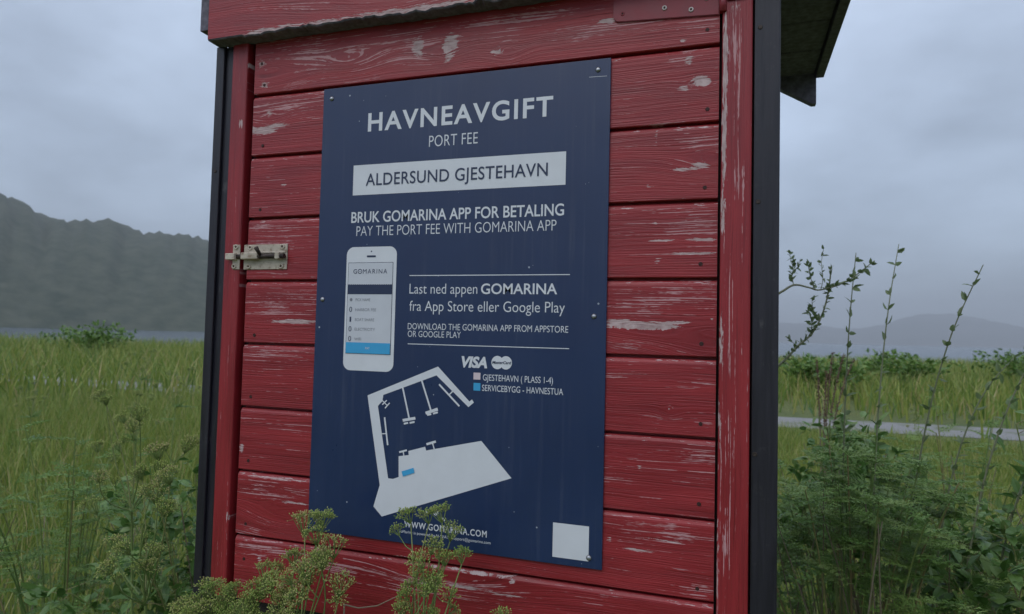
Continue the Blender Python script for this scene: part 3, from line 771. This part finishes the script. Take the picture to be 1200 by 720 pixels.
polar_hill('hillside', 8, 150, 420, 700, 1700, 60, ev_left, hill_mat('wooded_slope', (.02, .035, .02), (.065, .075, .05), .05))
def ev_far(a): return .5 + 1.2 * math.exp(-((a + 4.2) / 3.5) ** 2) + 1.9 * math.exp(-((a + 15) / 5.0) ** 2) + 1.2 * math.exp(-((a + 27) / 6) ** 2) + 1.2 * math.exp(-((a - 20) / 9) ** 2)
polar_hill('far_hills', -60, 40, 400, 7600, 10500, 24, ev_far, hill_mat('far_slope', (.05, .06, .05), (.12, .12, .12), .002))

# ------------------------------------------------------------------ vegetation
class Cloud:
    """many small faces in one mesh with a tint per vertex"""
    def __init__(self): self.v = []; self.f = []; self.t = []; self.m = []
    def leaf(self, p, d, nrm, L, W, tint, fold=.25, mi=0, droop=.15):
        d = d.normalized(); s = d.cross(nrm)
        if s.length < 1e-4: s = d.orthogonal()
        s.normalize(); n = s.cross(d)
        n0 = len(self.v)
        c = lambda a, b, h: p + d * (a * L) + s * (b * W) + n * (h * L)
        self.v += [c(0, 0, 0), c(.30, .5, fold * .3), c(.30, -.5, fold * .3), c(.34, 0, 0), c(.70, .38, fold * .25 - droop * .5), c(.70, -.38, fold * .25 - droop * .5), c(.72, 0, -droop * .4), c(1, 0, -droop)]
        self.f += [(n0, n0 + 3, n0 + 1), (n0, n0 + 2, n0 + 3), (n0 + 1, n0 + 3, n0 + 6, n0 + 4), (n0 + 3, n0 + 2, n0 + 5, n0 + 6), (n0 + 4, n0 + 6, n0 + 7), (n0 + 6, n0 + 5, n0 + 7)]
        self.t += [tint] * 8; self.m += [mi] * 6
    def seed(self, p, d, L, W, tint, mi=0):
        d = d.normalized(); a = d.orthogonal().normalized(); b = d.cross(a); n0 = len(self.v)
        self.v += [p, p + d * L] + [p + d * (L * .5) + (a * math.cos(t) + b * math.sin(t)) * W for t in (0, 1.57, 3.14, 4.71)]
        for k in range(4):
            self.f += [(n0, n0 + 2 + (k + 1) % 4, n0 + 2 + k), (n0 + 1, n0 + 2 + k, n0 + 2 + (k + 1) % 4)]
        self.t += [tint] * 6; self.m += [mi] * 8
    def tube(self, pts, r0, r1, tint, n=5, mi=0):
        pts = [Vector(p) for p in pts]; a = None; prev = None
        for i, p in enumerate(pts):
            d = (pts[min(i + 1, len(pts) - 1)] - pts[max(i - 1, 0)]).normalized()
            a = d.orthogonal().normalized() if a is None else (a - d * d.dot(a)).normalized()
            b = d.cross(a); r = r0 + (r1 - r0) * i / (len(pts) - 1)
            n0 = len(self.v)
            self.v += [p + (a * math.cos(2 * math.pi * k / n) + b * math.sin(2 * math.pi * k / n)) * r for k in range(n)]
            self.t += [tint] * n
            if prev is not None:
                for k in range(n):
                    self.f.append((prev + k, prev + (k + 1) % n, n0 + (k + 1) % n, n0 + k)); self.m.append(mi)
            prev = n0
    def build(self, name, mats, parent=None, smooth=False):
        me = mesh(name, self.v, self.f, smooth)
        set_attr(me, 'tint', self.t)
        o = obj(name, me, mats, parent)
        if any(self.m): me.polygons.foreach_set('material_index', self.m)
        return o
rnd = random.uniform
def rdir(up_=0.0, spread=1.0):
    v = Vector((random.gauss(0, spread), random.gauss(0, spread), random.gauss(0, spread) + up_))
    return v.normalized() if v.length > 1e-5 else Vector((0, 0, 1))
def umbel(parent, c, axis, rad, nray, tint0, open_=.55):
    """rays fan out of c; each ends in a little umbel of seeds"""
    cl = Cloud()
    axis = axis.normalized(); a = axis.orthogonal().normalized(); b = axis.cross(a)
    for k in range(nray):
        th = k * 2.39996; rr = math.sqrt((k + .5) / nray) * open_ * 1.5
        d = (axis + (a * math.cos(th) + b * math.sin(th)) * rr).normalized()
        L = rad * rnd(.8, 1.15)
        e_ = c + d * L
        mid = c + d * L * .5 + axis * (-.06 * L)
        cl.tube([c, mid, e_], .00075, .0005, rnd(.1, .6), 4, 1)
        ns = random.randint(7, 12)
        for s in range(ns):
            sd_ = (d + rdir(0, 1) * .9).normalized()
            l = rnd(.004, .0095)
            cl.tube([e_, e_ + sd_ * l], .00028, .00022, rnd(.2, .8), 3, 1)
            cl.seed(e_ + sd_ * l, (sd_ + rdir(0, 1) * .35), rnd(.0020, .0038), rnd(.0007, .0012), min(1, max(0, tint0 + rnd(-.35, .35))), 0)
    return cl.build('umbel', [SEED, STEMG], parent)
def feather_leaf(cl, p, d, L, tint, n=7):
    d = d.normalized(); s = d.cross(Vector((0, 0, 1)))
    if s.length < .05: s = Vector((1, 0, 0))
    s.normalize()
    pts = [p + d * (L * t) + Vector((0, 0, -.22 * L * t * t)) for t in [i / n for i in range(n + 1)]]
    cl.tube(pts, .0009, .0004, tint, 4)
    for i in range(1, n + 1):
        w_ = L * .38 * (1 - .75 * i / (n + 1))
        for sg in (-1, 1):
            dd = (s * sg + d * .55 + Vector((0, 0, rnd(-.15, .2)))).normalized()
            q = pts[i]
            for j in range(3):
                qq = q + dd * (w_ * j / 3)
                for s2 in (-1, 0, 1):
                    cl.leaf(qq, dd + d * (.8 * s2) + rdir(0, 1) * .15, Vector((0, 0, 1)) + rdir(0, 1) * .35, w_ * .42, w_ * .15, min(1, max(0, tint + rnd(-.2, .2))))
def umbellifer(root, heads, label, group=None, leaves=6, rad=.026, tint=.4):
    root = Vector(root)
    t = thing('seeding_umbellifer', root, label, 'plant', group)
    st = Cloud()
    cen = sum((Vector(h[0]) for h in heads), Vector()) / len(heads)
    zmin = min(h[0][2] for h in heads)
    fork = Vector((cen.x * .85 + root.x * .15, cen.y * .7 + root.y * .3, zmin - .10))
    main = bez(root, (root.x, root.y, (root.z + fork.z) / 2), fork, 10)
    st.tube(main, .0045, .0026, .35, 7)
    for (h, r, n, tn) in heads:
        h = Vector(h)
        c0 = h - Vector((0, 0, r * .75))
        mid = (fork + c0) / 2 + Vector((rnd(-.04, .04), rnd(-.03, .02), rnd(-.03, .0)))
        b_ = bez(fork + (c0 - fork) * rnd(0, .12), mid, c0, 7)
        st.tube(b_, .0017, .0009, rnd(.1, .7), 5)
        ax = (c0 - mid).normalized() + Vector((rnd(-.6, .6), rnd(-.7, .1), .45))
        umbel(t, c0, ax, r, n, tn)
        for _k in range(random.choice((0, 1, 1, 2))):
            q = b_[random.randint(2, 6)]
            h2 = q + Vector((rnd(-.035, .035), rnd(-.03, .01), rnd(.01, .04)))
            st.tube([q, (q + h2) / 2 + Vector((0, 0, -.004)), h2], .0009, .0006, rnd(.1, .6), 4)
            umbel(t, h2, h2 - q + Vector((0, 0, .02)), r * .62, max(6, n // 2), tn)
    st.build('stem', STEMG, t, True)
    if leaves:
        lv = Cloud()
        for k in range(leaves):
            i = random.randint(3, 10); p = main[i]
            a = rnd(0, 6.28)
            feather_leaf(lv, p, Vector((math.cos(a), math.sin(a) - .4, rnd(.1, .8))), rnd(.07, .13), rnd(.3, .8))
        lv.build('leaves', LEAFB, t)
    return t
def H(lst, r=(.018, .03), n=(13, 20), tn=(.3, .7)):
    out_ = []
    for p in lst:
        out_.append((p, rnd(*r), random.randint(*n), rnd(*tn)))
        if random.random() < .45: out_.append(((p[0] + rnd(-.022, .022), p[1] - rnd(0, .03), p[2] - rnd(.008, .03)), rnd(*r) * .8, random.randint(*n), rnd(*tn) * .8))
    return out_
umbellifer((-.205, -.17, GZ), H([(-.192, -.09, .040), (-.162, -.09, .048), (-.133, -.10, .014), (-.153, -.10, -.008), (-.217, -.08, -.020), (-.175, -.10, -.036), (-.109, -.12, -.030), (-.20, -.10, -.058)]),
           'tall seeding umbellifer overlapping the lower left corner of the blue sign', leaves=5)
umbellifer((-.29, -.2, GZ), H([(-.26, -.09, -.045), (-.254, -.12, -.058), (-.292, -.12, -.066), (-.305, -.13, -.078), (-.20, -.13, -.075), (-.251, -.15, -.080), (-.33, -.13, -.095), (-.28, -.15, -.1), (-.345, -.12, -.07), (-.36, -.14, -.09), (-.235, -.16, -.09)], (.018, .028), (13, 19), (.15, .55)),
           'bushy pale green umbellifer massed at the foot of the left trim board', leaves=9)
umbellifer((.02, -.18, GZ), H([(-.018, -.08, .066), (.011, -.08, .069), (.032, -.08, .075), (.045, -.08, .051), (.024, -.10, .033), (.047, -.10, .018), (.068, -.09, .021), (.019, -.11, .018), (.011, -.11, -.013), (.003, -.12, -.030), (.036, -.12, -.055), (-.009, -.12, -.053)], (.012, .02), (8, 12), (.15, .55)),
           'slender green umbellifer standing before the web address at the bottom of the sign', leaves=4)
umbellifer((.14, -.2, GZ), H([(.137, -.10, -.048), (.152, -.11, -.075)], (.012, .016), (7, 9), (.2, .6)),
           'small umbellifer whose tip just reaches the lowest plank right of centre', leaves=2)
umbellifer((-.60, .05, GZ), H([(-.52, -.03, .07), (-.56, -.02, .03), (-.60, .02, .10), (-.66, .04, .05), (-.51, -.05, .02), (-.70, -.02, 0), (-.57, -.06, -.05), (-.63, -.04, -.06)]),
           'seeding umbellifer left of the left black corner post', leaves=9)
umbellifer((-.88, .25, GZ), H([(-.85, .2, .14), (-.92, .25, .10), (-.98, .22, .17), (-.80, .3, .06), (-1.03, .25, .04), (-.9, .15, 0)]),
           'taller umbellifer farthest left, clear of the cabinet', leaves=9)
# a dry straw lying across the foot of the door
stw = Cloud(); stw.tube(bez((-.112, -.10, -.30), (-.113, -.10, -.12), (-.1125, -.10, -.068), 6), .0016, .0012, .8, 6); stw.tube([(-.1125, -.10, -.069), (-.095, -.09, -.075), (-.072, -.075, -.074), (-.02, -.07, -.045)], .0012, .0007, .9, 6)
stw.tube([(-.112, -.1, -.30), (-.115, -.12, -.7), (-.118, -.13, GZ)], .0017, .0018, .8, 6)
tag(stw.build('dry_stalk', DRYST), 'bent dry straw coloured stalk in front of the lowest plank', 'stalk')

def shrub(name, root, h, rx, n_stem, leafL, label, cat, group, mat, tint=(.2, .9), dead=10, per=26, feather=False, lean=(0, 0), low=.62):
    root = Vector(root)
    t = thing(name, root, label, cat, group)
    st = Cloud(); lv = Cloud()
    for k in range(n_stem):
        a = rnd(0, 6.28); rr = math.sqrt(random.random()) * rx
        hh = h * rnd(.72, 1.04) * (1 - .35 * (rr / rx) ** 2)
        top = root + Vector((math.cos(a) * rr + lean[0], math.sin(a) * rr + lean[1], hh))
        base = root + Vector((math.cos(a) * rr * .35, math.sin(a) * rr * .35, 0))
        pts = bez(base, base + Vector((0, 0, hh * .65)), top, 10)
        st.tube(pts, .004, .0015, rnd(0, 1), 5)
        for q in range(per):
            tt = 1 - random.random() ** 1.35 * low
            i = min(9, int(tt * 10)); p = pts[i].lerp(pts[i + 1], tt * 10 - i if tt < 1 else 1)
            b_ = rnd(0, 6.28)
            d = Vector((math.cos(b_), math.sin(b_), rnd(-.15, .75)))
            p2 = p + d.normalized() * rnd(.01, .11) * rx / .4
            if feather:
                feather_leaf(lv, p, d, rnd(.7, 1.3) * leafL, rnd(*tint), 6)
            else:
                st.tube([p, p2], .0011, .0007, rnd(0, 1), 3)
                for z_ in range(random.randint(2, 4)):
                    lv.leaf(p2 + rdir(0, 1) * .012, d + rdir(.2, .6), Vector((0, 0, 1)) + rdir(0, 1) * .75, leafL * rnd(.6, 1.25), leafL * rnd(.38, .55), rnd(*tint))
    st.build('stem', STEMG, t, True); lv.build('leaves', mat, t)
    if dead:
        dd = Cloud()
        for k in range(dead):
            a = rnd(0, 6.28); p = root + Vector((math.cos(a) * rx * rnd(.2, .9), math.sin(a) * rx * rnd(.2, .9), 0))
            q = p + Vector((rnd(-.35, .35), rnd(-.3, .3), h * rnd(.5, .85)))
            dd.tube(bez(p, (p + q) / 2 + Vector((rnd(-.06, .06), rnd(-.06, .06), .1)), q, 6), .0028, .0012, rnd(0, 1), 5)
        dd.build('dry_stalks', DRYST, t)
    return t
G = 'leafy bushes right of the cabinet'
shrub('feathery_bush', (.74, .98, GZ), 1.17, .36, 52, .075, 'dense feathery light green bush closest behind the right black post', 'bush', G, LEAFB, (.3, 1), 40, 14, True, (0, 0), .27)
shrub('leafy_bush', (.80, 1.62, GZ), 1.10, .36, 40, .045, 'small leaved green bush right behind the feathery bush by the post', 'bush', G, LEAF, (.3, 1), 20, 22, False, (0, 0), .32)
shrub('leafy_bush', (1.25, 1.05, GZ), 1.16, .42, 30, .05, 'broad leafy bush second from the right post', 'bush', G, LEAF, (.2, .9), 24, 18, False, (0, 0), .45)
shrub('leafy_bush', (1.75, 1.5, GZ), 1.12, .5, 34, .055, 'widest leafy bush, farthest right of the cabinet', 'bush', G, LEAF, (.2, 1), 12, 16)
shrub('feathery_bush', (1.25, 1.95, GZ), 1.15, .42, 24, .09, 'feathery bush behind the broad leafy bush', 'bush', G, LEAFB, (.25, 1), 6, 9, True)
G = 'leafy bushes left of the cabinet'
shrub('leafy_bush', (-1.15, .75, GZ), .98, .42, 28, .05, 'green bush behind the umbellifers left of the cabinet', 'bush', G, LEAF, (.2, .9), 10, 15)
shrub('feathery_bush', (-1.75, .75, GZ), 1.02, .45, 24, .09, 'feathery bush at the far left', 'bush', G, LEAFB, (.2, .9), 8, 9, True)
shrub('leafy_bush', (-.72, .95, GZ), 1.0, .34, 24, .045, 'dark green bush beside the back left corner of the cabinet', 'bush', G, LEAF, (.0, .6), 10, 15)

# arching shrub: thin branches against the sky beside the right post
arch = thing('arching_shrub', (.62, 1.0, GZ), 'slim arching shrub with thin leafy branches against the sky by the right post', 'shrub')
st = Cloud(); lv = Cloud()
def sprig(pts, r0, r1, leaf_at, L, wv=.4, tn=(.2, .8)):
    P_ = [Vector(p) for p in pts]
    # smooth polyline
    sm_ = []
    for i in range(len(P_) - 1):
        p0, p1, p2, p3 = P_[max(i - 1, 0)], P_[i], P_[i + 1], P_[min(i + 2, len(P_) - 1)]
        for k in range(5):
            t = k / 5
            sm_.append(.5 * ((2 * p1) + (p2 - p0) * t + (2 * p0 - 5 * p1 + 4 * p2 - p3) * t * t + (3 * p1 - p0 - 3 * p2 + p3) * t ** 3))
    sm_.append(P_[-1])
    st.tube(sm_, r0, r1, rnd(.2, .8), 6)
    for a, b, n in leaf_at:
        for k in range(n):
            t = a + (b - a) * (k + rnd(0, .6)) / n; i = min(len(sm_) - 2, int(t * (len(sm_) - 1)))
            p = sm_[i]; d = (sm_[i + 1] - sm_[i]).normalized()
            lv.leaf(p, d * .7 + rdir(.1, 1) * .85, rdir(.6, .6), L * rnd(.6, 1.2), L * wv * rnd(.8, 1.2), rnd(*tn))
sprig([(.60, 1.0, GZ), (.54, .95, -.3), (.50, .9, .22), (.517, .9, .246), (.554, .9, .282), (.589, .9, .323), (.62, .9, .354), (.644, .9, .399), (.66, .9, .46), (.665, .88, .53)], .005, .0016, [(.45, 1, 70)], .019, .36)
sprig([(.58, 1.0, GZ), (.50, .95, -.2), (.495, .9, .36), (.526, .9, .442), (.557, .9, .470), (.582, .9, .483), (.615, .9, .476), (.643, .9, .470), (.70, .88, .49), (.76, .87, .54)], .0045, .0011, [(.80, 1, 34)], .022, .42)
sprig([(.578, .9, .483), (.574, .9, .505), (.578, .9, .520), (.572, .9, .545), (.566, .9, .575)], .0012, .0006, [(.1, 1, 26)], .017, .45)
sprig([(.576, .9, .515), (.588, .9, .53), (.594, .89, .545)], .0008, .0005, [(.3, 1, 8)], .014, .4)
sprig([(.63, .9, .472), (.622, .9, .49), (.616, .9, .515), (.612, .9, .54)], .0012, .0006, [(.1, 1, 22)], .018, .45)
sprig([(.643, .9, .470), (.648, .9, .50), (.644, .9, .54), (.65, .9, .58)], .0010, .0005, [(.2, 1, 14)], .016, .42)
sprig([(.526, .9, .442), (.520, .9, .47), (.524, .89, .50)], .0007, .0004, [], .012)
sprig([(.495, .9, .36), (.50, .9, .5), (.518, .9, .60), (.528, .9, .635)], .0012, .0005, [(.85, 1, 6)], .013)
sprig([(.62, .9, .354), (.622, .9, .385), (.612, .9, .42)], .0012, .0006, [(.1, 1, 18)], .02, .4)
sprig([(.64, .9, .39), (.625, .9, .42), (.622, .9, .45)], .0012, .0006, [(.1, 1, 14)], .02, .4)
sprig([(.589, .9, .323), (.574, .9, .335), (.566, .9, .345)], .001, .0006, [(.2, 1, 8)], .018, .4)
for k in range(7):
    b0 = Vector((.72 + .07 * k, 1.0 + .03 * k, GZ)); tp = Vector((.74 + .13 * k, .98 + rnd(-.1, .2), rnd(.25, .62)))
    pts = bez(b0, (b0.x - .03, b0.y, .1), tp, 6)
    sprig(pts, .004, .001, [(.45, 1, 34)], .028, .42)
st.build('branches', PALESTEM, arch, True); lv.build('leaves', PALELEAF, arch)

# dock: rusty seed spikes on the bank
dk = thing('dock_plant', (.88, 3.0, GZ), 'rusty brown dock plant with seed spike beyond the bushes', 'plant')
d1 = Cloud(); d2 = Cloud()
for k in range(5):
    tp = Vector((.86 + .05 * k + rnd(-.02, .02), 3.0 + rnd(-.1, .1), rnd(.18, .30)))
    pts = bez((.9, 3.0, GZ), (.9, 3, -.1), tp, 12); d1.tube(pts, .005, .002, .5, 5)
    for q in range(160):
        i = random.randint(7, 11); p = pts[i].lerp(pts[i + 1], random.random())
        d2.seed(p + rdir(0, 1) * rnd(.001, .009), rdir(0, 1), .008, .004, random.random())
d1.build('stem', DRYST, dk, True); d2.build('seed_spikes', BROWNSEED, dk)

# umbellifers out in the meadow
proto = bpy.data.objects['seeding_umbellifer.005'] if 'seeding_umbellifer.005' in bpy.data.objects else None
src = [o for o in COL.objects if o.parent is proto]
for x, y, sc in ((-2.3, 1.5, .95), (-2.9, 2.3, 1.0), (-3.7, 2.0, .9), (-2.0, 2.4, .85), (-4.4, 3.4, 1.05), (-3.2, 4.2, .9), (2.2, 3.4, .85), (2.9, 4.3, .9), (1.75, 4.6, .8), (3.6, 5.4, .85)):
    c = proto.copy(); COL.objects.link(c); c.location = (x, y, GZ); c.rotation_euler = (0, 0, rnd(0, 6.28)); c.scale = (sc, sc, sc * .92)
    c['label'] = 'seeding umbellifer out in the meadow grass ' + ('left of the cabinet' if x < 0 else 'right of the cabinet')
    c['group'] = 'meadow umbellifers ' + ('left' if x < 0 else 'right') + ' of the cabinet'
    for ch in src:
        d = ch.copy(); COL.objects.link(d); d.parent = c

# bushes on the bank in front of the water
G = 'low bushes along the shore bank'
lab = ['small rounded bush on the bank before the water, just right of the right post', 'low bush on the shore bank behind the gravel path, second from the post', 'dark shore bush on the bank in the right distance', 'spreading shore bush on the bank farthest right', 'shore bush on the bank in the left distance', 'low shore bush left of the left distance bush']
for k, (x, y, hgt, rx) in enumerate([(2.7, 17, 1.0, 1.1), (5.2, 21, 1.1, 1.4), (9.5, 24, 1.3, 1.8), (12.5, 22, 1.2, 2.0), (-16, 20, 1.5, 1.8), (-22, 17, 1.4, 1.9)]):
    shrub('shore_bush', (x, y, GZ), hgt, rx, 40, .16, lab[k], 'bush', G, LEAFB, (.1, .9), 0, 10)

# grass: countless blades
def grass(n, pts_fn, hmin, hmax, wid, name):
    V = np.zeros((n * 5, 3)); T = np.zeros(n * 5); k = 0
    x, y = pts_fn(n)
    a = RNG.uniform(0, 6.28, n); h = RNG.uniform(hmin, hmax, n); bend = RNG.uniform(.1, .6, n) * h
    az = RNG.uniform(0, 6.28, n); tint = np.clip(RNG.normal(.5, .25, n), 0, 1)
    z0 = np.array([gz(p, q) for p, q in zip(x, y)])
    ca, sa = np.cos(a) * wid / 2, np.sin(a) * wid / 2
    bx, by = np.cos(az) * bend, np.sin(az) * bend
    P0 = np.stack([x, y, z0], -1); S_ = np.stack([ca, sa, 0 * ca], -1)
    Mi = P0 + np.stack([bx * .3, by * .3, h * .55], -1); Tp = P0 + np.stack([bx, by, h], -1)
    V = np.stack([P0 - S_, P0 + S_, Mi + S_ * .8, Mi - S_ * .8, Tp], 1).reshape(-1, 3)
    F_ = []
    for i in range(n):
        q = i * 5; F_.append((q, q + 1, q + 2, q + 3)); F_.append((q + 3, q + 2, q + 4))
    me = mesh(name, V, F_); set_attr(me, 'tint', np.repeat(tint, 5))
    return tag(obj(name, me, GRASSM), None, None, None, 'stuff')
def wedge(d0, d1, a0, a1, power=.5):
    def fn(n):
        d = d0 + (d1 - d0) * RNG.random(n) ** power; a = np.radians(RNG.uniform(a0, a1, n))
        x = cam_loc.x - np.sin(a) * d; y = cam_loc.y + np.cos(a) * d
        py = 10.1 + .02 * x + .25 * np.sin(x * .13)
        bad = (y > py - .05) & (y < py + 1.55)
        y = np.where(bad, y - 1.9, y)
        inside = (np.abs(x) < .55) & (y > -.05) & (y < .6)
        x = np.where(inside, x + 1.3, x)
        return x, y
    return fn
grass(30000, wedge(1.9, 10.5, -26, 2, .6), .08, .24, .007, 'grass')
grass(20000, wedge(2.2, 12.5, 34, 62, .6), .18, .5, .007, 'grass')
grass(30000, wedge(12.8, 44, -26, 4, .6), .2, .75, .03, 'tall_grass')
grass(14000, wedge(11, 44, 34, 62, .6), .35, .95, .03, 'tall_grass')
g3 = grass(900, lambda n: (RNG.uniform(-.75, .45, n), RNG.uniform(-.3, -.03, n)), .5, .85, .006, 'grass')

# ------------------------------------------------------------------ haze over the fjord
hz = bpy.data.materials.new('sea_haze'); hz.use_nodes = True
ht = hz.node_tree; ht.nodes.clear()
ho = ht.nodes.new('ShaderNodeOutputMaterial'); hv = ht.nodes.new('ShaderNodeVolumePrincipled')
hv.inputs['Color'].default_value = (.88, .92, .98, 1); hv.inputs['Density'].default_value = 2.2e-4; hv.inputs['Anisotropy'].default_value = .2
ht.links.new(hv.outputs[0], ho.inputs['Volume'])
bm = bmesh.new(); add_box(bm, -12000, 12000, -12000, 12000, -10.5, 640)
tag(obj('haze', from_bm('haze', bm), hz), None, None, None, 'stuff')
